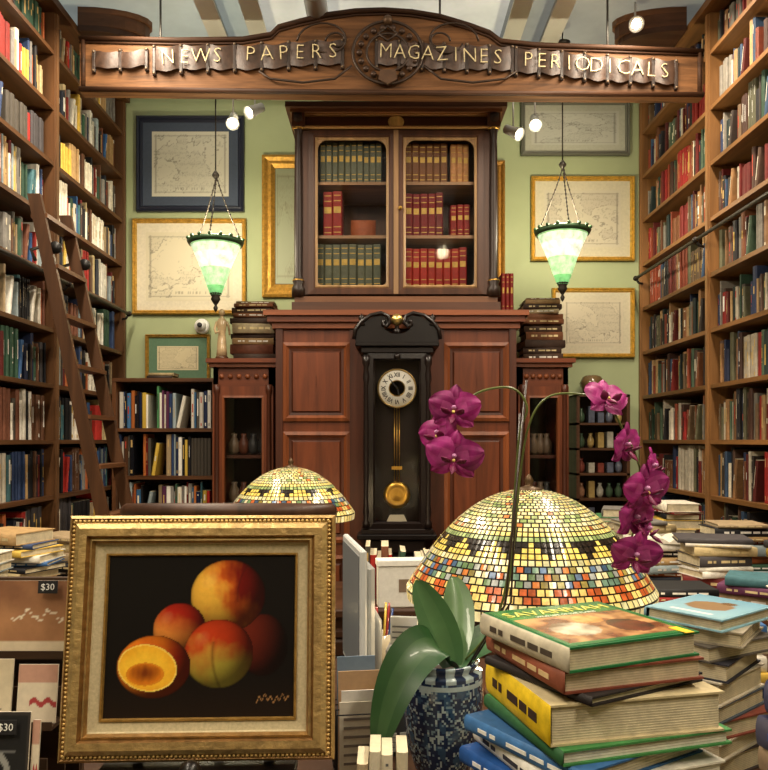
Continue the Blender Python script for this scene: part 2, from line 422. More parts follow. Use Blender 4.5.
for x in (X0+.035,X1-.035):
    mb.lathe([(.038,0),(.038,.05),(.026,.07),(.034,.09),(.022,.12),(.024,.5),(.020,.9),(.022,.96),(.034,.98),(.024,1.0),(.038,1.02),(.038,1.06)],D2,0,16,T(x,yf-.012,zb+.085))
    for zz in (.085,.97): mb.lathe([(.03,0),(.036,.008),(.03,.016)],L(180,140,70),3,16,T(x,yf-.012,zb+.085+zz))
mb.box(X0+.0,X0+.075,yf-.04,yf,zt-.13,zt-.05,D1,0); mb.box(X1-.075,X1,yf-.04,yf,zt-.13,zt-.05,D1,0)
mx=(X0+X1)/2
mb.lathe([(.036,0),(.036,.008),(.026,.014),(.02,.01),(.0001,.016)],L(235,205,135),0,20,T(mx,yf-.001,zt-.092)@RX(90)@Matrix.Diagonal((1.3,1,1,1)))
dz0,dz1=zb+.10,zt-.145
da=[(X0+.095,mx-.004),(mx+.004,X1-.095)]
mb.box(X0+.06,X0+.095,yf-.005,yf+.02,dz0,dz1,D1,0); mb.box(X1-.095,X1-.06,yf-.005,yf+.02,dz0,dz1,D1,0)
for (a,c) in da:
    mb.frame(a,c,dz0,dz1,[(0,-.02),(0,.012),(.03,.014),(.045,.004),(.045,-.015)],D1,0,y=yf-.002)
    mb.frame(a+.039,c-.039,dz0+.039,dz1-.039,[(0,-.01),(0,.009),(.007,.012),(.014,.006),(.014,-.01)],BE,0,y=yf-.002)
    for sx,sz,cx,cz in ((1,-1,a+.052,dz1-.052),(-1,-1,c-.052,dz1-.052),(1,1,a+.052,dz0+.052),(-1,1,c-.052,dz0+.052)):
        r=.06 if sz<0 else .03
        pts=[(0,0)]+[(sx*(r-r*math.sin(q)),sz*(r-r*math.cos(q))) for q in [math.pi/2*k/6 for k in range(7)]]
        mb.prism([(cx+p,cz+q) for p,q in pts],yf-.008,yf+.005,BE,0)
    mb.pane(a+.05,c-.05,dz0+.05,dz1-.05,yf+.002,2)
mb.ball((mx+.025,yf-.03,2.9),.012,L(200,160,80),3)
mb.box(mx-.014,mx+.014,yf-.022,yf-.004,dz0,dz1,L(140,108,74),0)
SZ=[zb+.150,2.755,3.07]
for z in SZ[1:]: mb.box(X0+.06,X1-.06,yf+.03,yb-.02,z-.018,z,L(165,126,86),1)
mb.box(X0+.06,X1-.06,yf+.02,yb-.02,zb+.085,SZ[0],D1,1)
mb.build('glazed_bookcase',[WOODZ,WOODX,GLASS,BRASS])
bk=MB()
def seg(x,z,ln,h,p,tw): row(bk,T(x,yf+.05,z),ln,h,p,tw=tw,sets=True,gold=True,hv=(.95,1.0),full=1.0)
xa=X0+.13; xb=mx+.05
seg(xa+.02,SZ[2],.40,.245,PGRN,(.036,.038)); seg(xb,SZ[2],.26,.235,PBRN,(.038,.042)); seg(xb+.27,SZ[2],.13,.235,PBRN,(.034,.036))
seg(xa+.04,SZ[1],.14,.27,PRED,(.056,.058)); seg(xb,SZ[1],.26,.265,PRED,(.044,.048)); seg(xb+.27,SZ[1],.14,.19,PRED,(.034,.038))
seg(xa,SZ[0],.43,.265,PGRN,(.046,.049)); seg(xb,SZ[0],.41,.25,PRED,(.044,.048))
lbook(bk,xa+.28,yf+.2,SZ[1],.15,.12,.12,90,L(150,80,45))
bk.build('leather_bound_sets',[BOOK])

# side cabinets with glazed doors
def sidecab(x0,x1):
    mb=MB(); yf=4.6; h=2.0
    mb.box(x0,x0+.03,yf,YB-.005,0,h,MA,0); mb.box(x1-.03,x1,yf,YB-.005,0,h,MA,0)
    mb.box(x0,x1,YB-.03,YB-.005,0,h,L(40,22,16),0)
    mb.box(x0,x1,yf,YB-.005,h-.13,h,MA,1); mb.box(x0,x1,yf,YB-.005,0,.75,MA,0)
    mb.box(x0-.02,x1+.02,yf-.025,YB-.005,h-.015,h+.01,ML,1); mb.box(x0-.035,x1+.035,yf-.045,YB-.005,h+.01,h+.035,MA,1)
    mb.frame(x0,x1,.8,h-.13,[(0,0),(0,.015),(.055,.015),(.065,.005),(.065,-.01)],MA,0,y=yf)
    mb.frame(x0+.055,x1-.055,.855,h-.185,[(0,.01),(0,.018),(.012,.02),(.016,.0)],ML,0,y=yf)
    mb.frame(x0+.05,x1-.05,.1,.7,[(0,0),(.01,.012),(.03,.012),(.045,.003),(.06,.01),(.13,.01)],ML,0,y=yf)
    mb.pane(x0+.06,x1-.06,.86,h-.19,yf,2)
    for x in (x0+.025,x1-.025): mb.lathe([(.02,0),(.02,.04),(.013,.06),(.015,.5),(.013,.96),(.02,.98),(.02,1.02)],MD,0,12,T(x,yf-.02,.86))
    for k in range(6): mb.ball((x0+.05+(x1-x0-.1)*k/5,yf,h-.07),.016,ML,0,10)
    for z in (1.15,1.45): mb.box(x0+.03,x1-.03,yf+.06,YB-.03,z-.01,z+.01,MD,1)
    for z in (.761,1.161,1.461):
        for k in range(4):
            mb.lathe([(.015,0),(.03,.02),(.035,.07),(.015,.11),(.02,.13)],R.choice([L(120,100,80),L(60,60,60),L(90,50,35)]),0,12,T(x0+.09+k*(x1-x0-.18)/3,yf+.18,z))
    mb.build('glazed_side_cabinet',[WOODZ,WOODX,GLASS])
sidecab(-1.02,-.66); sidecab(.80,1.10)

# ---------------------------------------------------------------- pendulum wall clock
mb=MB(T(.074,0,0)); K=L(17,12,11); K2=L(27,19,17); G=L(215,170,80)
yf,yb=4.33,4.485
for sx in (-1,1):
    mb.box(min(sx*.165,sx*.19),max(sx*.165,sx*.19),yf+.02,yb,1.04,2.06,K,0)
mb.box(-.17,.17,yb-.012,yb,1.04,2.06,L(30,19,15),0)
mb.box(-.205,.205,yf-.005,yb,2.04,2.075,K2,0,ch=.005); mb.box(-.235,.235,yf-.03,yb,2.075,2.1,K,0,ch=.005)
mb.box(-.205,.205,yf-.005,yb,1.02,1.05,K2,0,ch=.005); mb.box(-.225,.225,yf-.02,yb,.99,1.02,K,0,ch=.005)
mb.box(-.16,.16,yf+.01,yb,.91,.99,K2,0,ch=.01); mb.box(-.11,.11,yf+.03,yb,.85,.91,K,0,ch=.01)
mb.lathe([(.0001,-.09),(.02,-.075),(.012,-.055),(.035,-.03),(.05,0)],K,0,16,T(0,yf+.08,.85))
mb.frame(-.165,.165,1.05,2.04,[(0,0),(0,.02),(.03,.024),(.04,.01),(.04,-.005)],K2,0,y=yf+.022)
mb.pane(-.127,.127,1.09,2.0,yf+.019,3)
for sx in (-1,1):
    mb.lathe([(.022,0),(.022,.03),(.012,.05),(.02,.09),(.013,.14),(.017,.45),(.012,.8),(.02,.85),(.012,.9),(.022,.93),(.022,.97)],K2,0,12,T(sx*.175,yf+.005,1.055))
    pts=[(sx*p,q) for p,q in ((.235,0),(.24,.05),(.22,.09),(.18,.125),(.13,.15),(.085,.155),(.055,.14),(.045,.11),(.06,.095),(.075,.1),(.07,.075),(.04,.055),(.0,.05),(0,0))]
    if sx<0: pts=pts[::-1]
    mb.prism([(p,2.1+q) for p,q in pts],yf+.02,yf+.10,K,0)
    mb.tube([(sx*p,yf+.012,2.1+q) for p,q in ((.245,.02),(.235,.075),(.2,.12),(.15,.155),(.09,.168),(.05,.15),(.04,.115),(.06,.09),(.08,.1),(.078,.12),(.066,.122))],.011,K2,0,8)
    mb.lathe([(.02,0),(.008,.02),(.02,.04),(.001,.065)],K2,0,12,T(sx*.2,yf+.02,2.1+.10))
mb.lathe([(.022,0),(.03,.02),(.012,.035),(.012,.05)],K2,0,14,T(0,yf+.05,2.15)); mb.ball((0,yf+.05,2.235),.034,L(225,195,120),1)
mb.ball((0,yf-.0,2.02),.02,K2,0)
MDl=T(0,yf+.06,1.845)@RX(90)
mb.lathe([(.0001,.006),(.104,.006),(.104,0)],L(240,238,228),2,36,MDl)
mb.lathe([(.103,.004),(.106,.014),(.111,.014),(.114,0)],L(190,160,100),1,36,MDl)
mb.lathe([(.042,.0065),(.044,.009),(.046,.009),(.048,.0065)],L(170,140,80),1,30,MDl)
rom=['XII','I','II','III','IIII','V','VI','VII','VIII','IX','X','XI']
for i,rn in enumerate(rom):
    mb.text(rn,.036,MDl@RZ(-30*i)@T(0,.076,.0075),L(15,12,12),2,.0004,sx=.8,off=.0006)
mb.prism([(-.002,-.015),(.002,-.015),(.004,.03),(0,.052),(-.004,.03)],-.001,.001,L(10,10,10),2,T(0,yf+.05,1.845)@RY(162))
mb.prism([(-.002,-.02),(.002,-.02),(.003,.05),(0,.080),(-.003,.05)],-.001,.001,L(10,10,10),2,T(0,yf+.048,1.845)@RY(-38))
mb.lathe([(.006,0),(.004,.012)],G,1,12,MDl)
for dx in (-.014,0,.014): mb.tube([(dx,yf+.09,1.74),(dx,yf+.09,1.27)],.0028,G,1,6)
mb.box(-.03,.03,yf+.085,yf+.095,1.38,1.40,G,1)
mb.lathe([(.0001,.014),(.03,.013),(.05,.009),(.055,.012),(.075,.004),(.078,0),(.075,-.004)],L(205,160,70),1,32,T(0,yf+.09,1.235)@RX(90))
mb.box(-.07,.07,yf+.07,yf+.12,1.055,1.075,K2,0); mb.prism([(-.06,1.08),(.06,1.08),(.04,1.12),(-.04,1.12)],yf+.11,yf+.115,L(215,205,180),2)
mb.build('pendulum_wall_clock',[BLACKW,BRASS,PLAST,GLASS])

# ---------------------------------------------------------------- sign board
mb=MB(); SW=L(112,76,46); SD=L(68,44,28); sy=4.1
top=[(-1.62,3.70),(-1.1,3.69),(-.75,3.695),(-.60,3.72),(-.56,3.76),(-.45,3.79),(-.3,3.825),(-.15,3.845),(0,3.85),(.15,3.84),(.3,3.815),(.45,3.77),(.56,3.73),(.62,3.685),(.8,3.665),(1.2,3.65),(1.70,3.63)]
bot=[(1.70,3.375),(0,3.385),(-1.62,3.405)]
mb.prism([(x,z) for x,z in bot[::-1]]+[(x,z) for x,z in top[::-1]],sy,sy+.07,SW,0)
mb.tube([(x,sy-.004,z-.012) for x,z in top],.014,SD,0,8)
mb.tube([(x,sy-.004,z-.034) for x,z in top],.006,SD,0,8)
mb.tube([(x,sy-.004,z+.014) for x,z in bot],.014,SD,0,8)
mb.tube([(-1.60,sy-.002,3.43),(-1.60,sy-.002,3.68)],.012,SD,0); mb.tube([(1.68,sy-.002,3.40),(1.68,sy-.002,3.61)],.012,SD,0)
def ribbon(xa,xb,za,zb,h=.125,waves=5,c=L(70,50,38)):
    n=waves*8; vs=[];fs=[]
    for i in range(n+1):
        t=i/n; x=xa+(xb-xa)*t; z=za+(zb-za)*t; y=sy-.012-.020*abs(math.sin(t*math.pi*waves)); dz=.010*math.cos(t*math.pi*waves*2)+.006*math.sin(t*9)
        vs+=[(x,y,z-h/2+dz),(x,y-.004,z),(x,y,z+h/2+dz)]
    for i in range(n): fs+=[(3*i,3*i+3,3*i+4,3*i+1),(3*i+1,3*i+4,3*i+5,3*i+2)]
    mb.add(vs,fs,c,1,True)
    for i in range(waves+1):
        t=i/waves
        x=xa+(xb-xa)*t; z=za+(zb-za)*t
        mb.box(x-.009,x+.009,sy-.020,sy-.001,z-h/2-.018,z+h/2+.018,L(48,33,24),1,ch=.003)
        mb.ball((x,sy-.020,z+h/2+.008),.007,L(120,100,78),2,8); mb.ball((x,sy-.020,z-h/2-.008),.007,L(120,100,78),2,8)
ribbon(-1.22,-.22,3.565,3.60,waves=7); ribbon(-.04,.68,3.60,3.565,waves=6); ribbon(.70,1.55,3.56,3.49,waves=7)
ribbon(-1.54,-1.26,3.56,3.57,h=.085,waves=2)
LC=L(206,190,146)
def word(w,x0,x1,z0,z1,size=.112):
    n=len(w)
    for i,ch in enumerate(w):
        if ch==' ': continue
        t=i/(n-1)
        mb.text(ch,size,T(x0+(x1-x0)*t,sy-.040,z0+(z1-z0)*t)@RX(90)@RZ(R.uniform(-5,5)),LC,3,.003,off=-.0024,sx=R.uniform(.86,1.0))
word('NEWS PAPERS',-1.14,-.27,3.567,3.60); word('MAGAZINES',.01,.60,3.60,3.568); word('PERIODICALS',.76,1.48,3.555,3.495)
wx,wz=.02,3.60; WI=L(60,46,36)
mb.tube([(wx+.185*math.cos(a),sy-.028,wz+.165*math.sin(a)) for a in [2*math.pi*k/36 for k in range(36)]],.008,WI,2,8,closed=True)
for k in range(18):
    a=2*math.pi*k/18; mb.ball((wx+.150*math.cos(a),sy-.026,wz+.132*math.sin(a)),.017,L(66,48,36),2,8)
mb.tube([(wx+.112*math.cos(a),sy-.028,wz+.10*math.sin(a)) for a in [2*math.pi*k/30 for k in range(30)]],.007,WI,2,8,closed=True)
mb.prism([(wx-.05,3.45),(wx,3.425),(wx+.05,3.45),(wx+.04,3.50),(wx-.04,3.50)],sy-.05,sy-.02,L(84,60,42),2)
mb.ball((wx,sy-.03,3.77),.026,L(84,62,42),2)
mb.tube([(wx-.05,sy-.03,3.70),(wx,sy-.03,3.74),(wx+.05,sy-.03,3.70),(wx,sy-.03,3.66)],.008,WI,2,6,closed=True)
for s in (-1,1):
    for (rx,rz,ox,oz) in ((.15,.11,.33,3.66),(.06,.05,.27,3.66)):
        mb.tube([(wx+s*(ox+rx*math.cos(a)*(1-.03*k)),sy-.03,oz+rz*math.sin(a)*(1-.03*k)) for k,a in enumerate([math.pi*(.0+1.9*j/18) for j in range(19)])],.006,WI,2,6)
    mb.tube([(wx+s*.19,sy-.03,3.53),(wx+s*.28,sy-.03,3.46),(wx+s*.45,sy-.03,3.44),(wx+s*.62,sy-.03,3.46),(wx+s*.68,sy-.03,3.50)],.006,WI,2,6)
for x in (-1.2,0.3,1.2): mb.tube([(x,sy+.035,3.60),(x,sy+.035,ZC-.0)],.006,L(90,86,80),2,8)
mb.build('hanging_newsstand_sign',[OLDW,STRAP,IRON,GILTL])

# ---------------------------------------------------------------- hanging green glass lamps
def pend(x,zr,y=4.4):
    mb=MB(T(x,y,zr)); IR=L(50,44,36)
    mb.lathe([(.030,-.30),(.05,-.25),(.085,-.15),(.118,-.07),(.138,-.025),(.145,-.01),(.150,.0)],L(150,205,140),0,28,None,True,lambda j,k:[L(120,190,116),L(178,220,160),L(234,242,216),L(208,234,190),L(146,190,126),L(60,110,66),L(60,100,60)][min(j,6)])
    mb.lathe([(.150,-.018),(.158,-.006),(.158,.006),(.148,.012)],L(56,84,54),1,28)
    for k in range(16):
        a=2*math.pi*k/16; mb.ball((.156*math.cos(a),.156*math.sin(a),.014),.010,L(66,96,62),1,8)
    mb.lathe([(.0001,-.40),(.008,-.39),(.014,-.375),(.006,-.36),(.016,-.345),(.028,-.325),(.022,-.31),(.034,-.295),(.034,-.285)],IR,1,14)
    for k in range(3):
        a=2*math.pi*k/3+.5
        pts=[]
        for i in range(15):
            t=i/14; pts.append((.152*math.cos(a)*(1-t)**1.15+.004,.152*math.sin(a)*(1-t)**1.15,.01+.37*t))
        mb.tube(pts,.003,IR,1,6)
        for i in range(1,14): mb.ball(pts[i],.0055,IR,1,6,1.3)
    mb.lathe([(.004,.36),(.018,.375),(.022,.385),(.006,.41)],IR,1,12)
    mb.tube([(0,0,.40),(0,0,ZC-zr-.0)],.004,IR,1,6)
    mb.lathe([(.045,ZC-zr-.10),(.03,ZC-zr-.12),(.005,ZC-zr-.13)],IR,1,14)
    mb.ball((0,0,-.05),.04,L(255,244,214),2)
    mb.build('pendant_lamp',[LAMPG,IRON,BULB])
    l=bpy.data.lights.new('pendant_glow','POINT'); l.energy=22; l.color=(1,.88,.62); l.shadow_soft_size=.06
    o=bpy.data.objects.new('pendant_glow',l); o.location=(x,y,zr+.10); bpy.context.scene.collection.objects.link(o)
pend(-.962,2.68); pend(1.02,2.74)

# track spots
def spot(x,y,z,aim,n=2,step=.13,dz=.06):
    mb=MB()
    mb.box(x-.16,x+.16,y-.012,y+.012,ZC-.14,ZC-.11,L(215,215,210),0)
    mb.box(x-.02,x+.02,y-.012,y+.012,ZC-.11,ZC,L(200,200,196),0)
    for k in range(n):
        xx=x+(k-(n-1)/2)*step; zz=z+k*dz
        mb.tube([(xx,y,ZC-.12),(xx,y,zz+.03)],.005,L(200,200,198),0)
        ax=aim[0]+(-1)**k*1.2
        d=(Vector((ax,aim[1],aim[2]))-Vector((xx,y,zz))).normalized(); q=d.to_track_quat('-Z','Y').to_matrix().to_4x4()
        MM=T(xx,y,zz)@q
        mb.lathe([(.010,.07),(.026,.06),(.030,.0),(.040,-.05),(.040,-.055),(.032,-.045),(.022,-.03),(.0001,-.03)],L(215,215,210),0,16,MM)
        mb.lathe([(.0001,-.036),(.019,-.038)],L(255,240,205),1,16,MM)
    mb.build('track_spotlight',[PLAST,HOT])
spot(-.84,4.62,3.47,(-1.9,2.6,1.5)); spot(.84,4.62,3.40,(1.9,2.6,1.5))
mb=MB(T(1.36,4.17,3.81)); mb.lathe([(.010,.03),(.026,.025),(.034,.0),(.042,-.035),(.034,-.03),(.0001,-.02)],L(215,215,210),0,16,RX(-50)); mb.lathe([(.0001,-.026),(.024,-.028)],L(255,240,205),1,16,RX(-50)); mb.tube([(0,0,.02),(0,0,ZC-3.81)],.006,L(200,200,198),0)
mb.build('track_spotlight',[PLAST,HOT])
# bare globe lamp over the front of the shop
mb=MB(T(.66,.35,3.66)); mb.ball((0,0,0),.06,L(255,232,190),1,18); mb.lathe([(.022,.055),(.024,.09),(.006,.10)],L(60,50,40),0,14); mb.tube([(0,0,.09),(0,0,ZC-3.66)],.004,L(40,36,32),0,6); mb.build('globe_pendant_bulb',[IRON,HOT])

# ---------------------------------------------------------------- rear low bookcase (left) + curio shelves (right)
mb=MB(); bk=MB(); a,c=-1.71,-1.055; yf=4.84; C=L(98,62,36)
for x in (a,c-.025): mb.box(x,x+.025,yf,YB-.005,0,1.94,C,0)
mb.box(a,c,YB-.02,YB-.005,0,1.94,L(60,36,24),0)
zs=[1.94,1.625,1.325,1.02,.72,.42,.12]
for z in zs: mb.box(a,c,yf-.005,YB-.02,z-.022,z,C,1)
for z in zs[1:]: row(bk,T(a+.028,yf+.02,z+.0005),c-a-.056,.275,PBRI+PL,tw=(.010,.030),d=.2,hv=(.72,.98))
mb.build('low_bookcase',[WOODZ,WOODX]); bk.build('shelved_paperbacks',[GLOSSY])
mb=MB(); a,c=1.22,1.56; yf=4.88; C=L(84,54,34)
for x in (a,c-.02): mb.box(x,x+.02,yf,YB-.005,0,1.84,C,0)
mb.box(a,c,YB-.02,YB-.005,0,1.84,L(52,34,24),0)
for z in (1.84,1.66,1.50,1.34,1.18,1.02,.7,.4,.1): 
    mb.box(a,c,yf,YB-.02,z-.014,z,C,1)
    if z<1.8:
        for k in range(5):
            x=a+.05+k*.06; col=R.choice([L(150,110,84),L(170,165,150),L(60,80,60),L(120,60,50),L(90,95,110),L(160,136,84)])
            if R.random()<.5: mb.lathe([(.012,0),(.022,.02),(.024,.05),(.01,.08),(.014,.095)],col,2,10,T(x,yf+.08,z))
            else: mb.box(x-.02,x+.02,yf+.05,yf+.12,z,z+R.uniform(.05,.11),col,2,ch=.003)
mb.lathe([(.05,0),(.06,.02),(.08,.08),(.06,.12),(.04,.13)],L(110,88,58),2,16,T(1.35,yf+.12,1.84))
mb.build('curio_shelf',[WOODZ,WOODX,CERAM])

mb=MB()
for k in range(2): lbook(mb,-1.42+k*.01,4.94,1.94+k*.018,.16,.14,.018,90,[L(60,50,44),L(170,150,110)][k])
mb.build('stacked_books',[BOOK])
PST=pal((128,84,58),(100,58,42),(160,130,92),(80,60,48),(175,158,126),(70,54,46),(130,106,78))
stack('stacked_books',-.80,4.82,2.036,2.30,PST,l=(.25,.29),w=(.22,.27),rot=90,jr=4,t=(.03,.06))
stack('stacked_books',-.80,4.82,2.301,2.40,PST,l=(.22,.29),w=(.2,.25),rot=90,jr=5,t=(.02,.04))
stack('stacked_books',.98,4.82,2.036,2.26,PST,l=(.22,.26),w=(.2,.24),rot=90,jr=5,t=(.03,.05))
stack('stacked_books',.98,4.82,2.261,2.42,PST,l=(.2,.26),w=(.2,.24),rot=90,jr=9,t=(.02,.04))
bk=MB()
for k in range(3): sbook(bk,T(.735,4.62,2.3005),k*.025-.03,.023,.25,.16,L(130,32,28),L(200,165,80),gold=True)
bk.build('red_leather_volumes',[BOOK])
mb=MB(T(-.99,4.70,2.036)); IV=L(196,168,128)
mb.lathe([(.04,0),(.04,.02),(.03,.03)],L(90,60,40),0,16)
mb.lathe([(.034,.03),(.03,.07),(.026,.13),(.022,.16),(.028,.2),(.032,.235),(.02,.255),(.009,.262),(.009,.275)],IV,0,16,Matrix.Diagonal((1,.75,1,1)))
mb.ball((0,0,.292),.019,IV,0,12,1.2)
mb.tube([(-.03,0,.235),(-.042,-.01,.19),(-.03,-.03,.165),(-.005,-.034,.175)],[.009,.008,.007,.006],IV)
mb.tube([(.03,0,.235),(.045,-.005,.2),(.05,-.012,.155)],[.009,.008,.006],IV)
mb.build('statuette',[CERAM])
mb=MB(T(-1.2,5.09,2.30)); mb.lathe([(.05,0),(.05,.02),(.04,.035)],L(230,230,226),0,20,RX(90)); mb.ball((0,-.045,0),.034,L(225,225,222),0,16); mb.lathe([(.016,0),(.016,.008),(.010,.009)],L(20,20,22),0,14,T(0,-.078,0)@RX(90)); mb.build('security_camera',[PLAST])

# ---------------------------------------------------------------- stained glass lamps
def tiffany(cx,cy,ztab,zr,zt,rad,rings,seed,N):
    rr=random.Random(seed); H=zt-zr
    mb=MB(T(cx,cy,zr)); LEAD=L(36,28,20)
    def prof(t):
        r=1-.9*t; return (rad*r, H*(1-r**2.15)/(1-.1**2.15))
    P=[prof(i/rings) for i in range(rings+1)]
    mb.lathe([(rad*.985,-.028),(rad*.995,-.005)]+[(max(r-.003,.001),z-.003) for r,z in P],LEAD,1,64)
    cream=[L(216,200,140),L(226,212,160),L(206,190,124),L(220,196,120),L(200,192,142)]
    green=[L(150,166,104),L(170,180,120),L(134,150,90)]
    low=[L(190,176,110),L(104,130,108),L(190,110,50),L(96,116,140),L(214,198,148),L(140,122,60),L(172,88,44),L(100,124,80),L(220,206,160),L(60,80,100),L(150,150,140)]
    def tile(a0,a1,r0,z0,r1,z1,c):
        g=.0018; A0=a0+g/max(r0,.02);A1=a1-g/max(r0,.02)
        dz=(z1-z0);dr=(r1-r0);l=math.hypot(dz,dr);u=g/l
        ra,za=r0+dr*u+.001,z0+dz*u; rb,zb=r1-dr*u+.001,z1-dz*u
        am=(A0+A1)/2; bul=1.0015
        v=rr.uniform(.7,1.1); c=(c[0]*v,c[1]*v,c[2]*v,1)
        vs=[(ra*math.cos(A0),ra*math.sin(A0),za),(ra*bul*math.cos(am),ra*bul*math.sin(am),za),(ra*math.cos(A1),ra*math.sin(A1),za),(rb*math.cos(A1),rb*math.sin(A1),zb),(rb*bul*math.cos(am),rb*bul*math.sin(am),zb),(rb*math.cos(A0),rb*math.sin(A0),zb)]
        mb.add(vs,[(0,1,4,5),(1,2,3,4)],c,0)
    for k in range(N):
        a0=2*math.pi*k/N; tile(a0,a0+2*math.pi/N,rad*.985+.001,-.028,rad*.998,-.002,rr.choice([L(222,204,150),L(212,188,116)]))
    for j in range(rings):
        (r0,z0),(r1,z1)=P[j],P[j+1]; f=(j+.5)/rings
        if f<.48: n=N
        elif f<.75: n=N*5//8//4*4
        else: n=N*3//8//4*4
        off=(j%2)*.5 if not .20<f<.46 else 0
        for k in range(n):
            a0=2*math.pi*(k+off)/n; a1=2*math.pi*(k+1+off)/n
            if f<.05: c=rr.choice(cream)
            elif f<.09: c=L(176,84,40) if k%4<2 else L(214,180,100)
            elif f<.22: c=low[(k*3+j*5)%len(low)] if rr.random()<.7 else rr.choice(low)
            elif f<.25: c=rr.choice(cream)
            elif f<.29: c=L(34,26,18) if k%6==0 else L(228,196,96)
            elif f<.33: c=L(34,26,18) if k%6 in(5,0,1) else L(228,196,96)
            elif f<.37: c=L(34,26,18) if k%6 in (4,5,0,1,2) else L(232,204,104)
            elif f<.41: c=rr.choice(green)
            elif f<.44: c=L(230,206,120)
            else: c=(rr.choice(cream) if (j//2)%2==0 else rr.choice(green+cream)) if rr.random()<.94 else L(180,110,60)
            tile(a0,a1,r0,z0,r1,z1,c)
    BR=L(88,66,40)
    mb.lathe([(rad*.115,H-.006),(rad*.10,H+.004),(rad*.04,H+.008),(.008,H+.012),(.012,H+.022),(.006,H+.034),(.0001,H+.04)],BR,1,24)
    hb=zr-ztab
    mb.lathe([(.11,-hb),(.11,-hb+.012),(.09,-hb+.025),(.04,-hb+.045),(.022,-hb+.07),(.028,-hb+.11),(.016,-hb+.14),(.012,-.02),(.012,H)],BR,1,24)
    for k in range(3):
        a=2*math.pi*k/3; mb.tube([(0,0,.06),(rad*.5*math.cos(a),rad*.5*math.sin(a),H*.55)],.004,BR,1,6)
        mb.lathe([(.02,.03),(.018,.05),(.01,.06)],BR,1,10,T(.06*math.cos(a+1),.06*math.sin(a+1),-.02))
        mb.ball((.06*math.cos(a+1),.06*math.sin(a+1),-.0),.028,L(255,225,160),2)
    mb.build('stained_glass_lamp',[STAIN,IRON,BULB])
    l=bpy.data.lights.new('lamp_glow','POINT'); l.energy=10; l.color=(1,.76,.42); l.shadow_soft_size=.05
    o=bpy.data.objects.new('lamp_glow',l); o.location=(cx,cy,zr-.06); bpy.context.scene.collection.objects.link(o)
tiffany(.367,1.95,.90,1.178,1.425,.310,28,3,96)
tiffany(-.387,3.2,.90,1.25,1.437,.265,20,5,72)

# ---------------------------------------------------------------- counters and tables
def counter(name,x0,x1,y0,y1,h,col):
    mb=MB(); mb.box(x0,x1,y0,y1,h-.035,h,col,1,ch=.006); mb.box(x0+.03,x1-.03,y0+.03,y1-.03,.08,h-.035,mixc(col,(0,0,0,1),.2),0); mb.box(x0+.06,x1-.06,y0+.06,y1-.06,0,.08,mixc(col,(0,0,0,1),.6),0)
    n=max(1,int((x1-x0)/.6))
    for k in range(n):
        a=x0+.03+(x1-x0-.06)*k/n; c=x0+.03+(x1-x0-.06)*(k+1)/n
        mb.frame(a+.03,c-.03,.14,h-.08,[(0,0),(.01,.012),(.03,.012),(.04,.002),(.05,.008),(.1,.008)],mixc(col,(0,0,0,1),.1),0,y=y0+.03)
    return mb.build(name,[WOODZ,WOODX])
counter('shop_counter',-.95,.95,.80,2.30,.90,L(70,44,28))
counter('writing_desk',-.75,.95,2.95,3.55,.90,L(70,44,28))
counter('display_table',-1.56,-1.02,1.9,3.40,.90,L(80,50,32))
counter('display_table',1.02,1.58,1.5,4.3,.90,L(80,50,32))

PB=PL+PBRI
for (x,y,t) in ((-1.36,2.15,1.10),(-1.33,2.5,1.18),(-1.36,2.85,1.22),(-1.3,3.2,1.16)):
    stack('stacked_books',x,y,.90,t,PB,rot=R.choice([0,90,80]),l=(.22,.27),w=(.16,.2))
for (x,y,t,o) in ((1.20,1.75,1.10,0),(1.24,2.1,1.14,1),(1.2,2.45,1.12,0),(1.2,2.8,1.2,0),(1.42,3.1,1.22,0),(1.17,3.2,1.14,1),(1.2,3.6,1.18,0),(1.42,3.75,1.26,0),(1.2,4.0,1.2,0),(1.42,2.6,1.2,0)):
    stack('stacked_books',x,y,.90,t,PB,rot=R.choice([0,90,70]),l=(.19,.25),w=(.13,.18),jr=20,open_top=bool(o))
bk=MB(); row(bk,T(-.08,3.12,.903),.44,.26,PL,d=.2); bk.build('standing_books',[BOOK])
bk=MB(); row(bk,T(.52,3.12,.903),.40,.25,PL,d=.2); bk.build('standing_books',[BOOK])

# chair with curved back, between counter and desk
mb=MB(); C=L(66,42,28); cx=-.54; cy=2.60
arc=lambda r,a,z:(cx+r*math.sin(a),cy-.02-r*.35*math.cos(a)+.11,z)
for (zz,r0) in ((1.30,.030),(1.0,.022)):
    mb.tube([arc(.35,math.radians(q),zz+.012*math.cos(math.radians(q))) for q in range(-90,91,10)],r0,C,0,10)
vs=[];fs=[]
for q in range(-85,86,10):
    vs+=[arc(.35,math.radians(q),1.0),arc(.35,math.radians(q),1.31)]
for i in range(len(vs)//2-1): fs.append((2*i,2*i+2,2*i+3,2*i+1))
mb.add(vs,fs,L(56,32,22),1,True)
mb.lathe([(.27,.56),(.28,.6),(.25,.64),(.0001,.65)],L(70,36,28),1,28,T(cx,cy+.08,0)@Matrix.Diagonal((1.1,.55,1,1)))
for sx in (-1,1):
    mb.tube([(cx+sx*.34,cy+.09,1.30),(cx+sx*.3,cy+.1,.6),(cx+sx*.27,cy+.03,0)],.018,C,0); mb.tube([(cx+sx*.24,cy+.18,.6),(cx+sx*.25,cy+.21,0)],.018,C,0)
    mb.tube([(cx+sx*.1,cy-.02,1.0),(cx+sx*.12,cy+.02,.6)],.014,C,0)
mb.build('leather_back_chair',[WOODZ,BOOK])

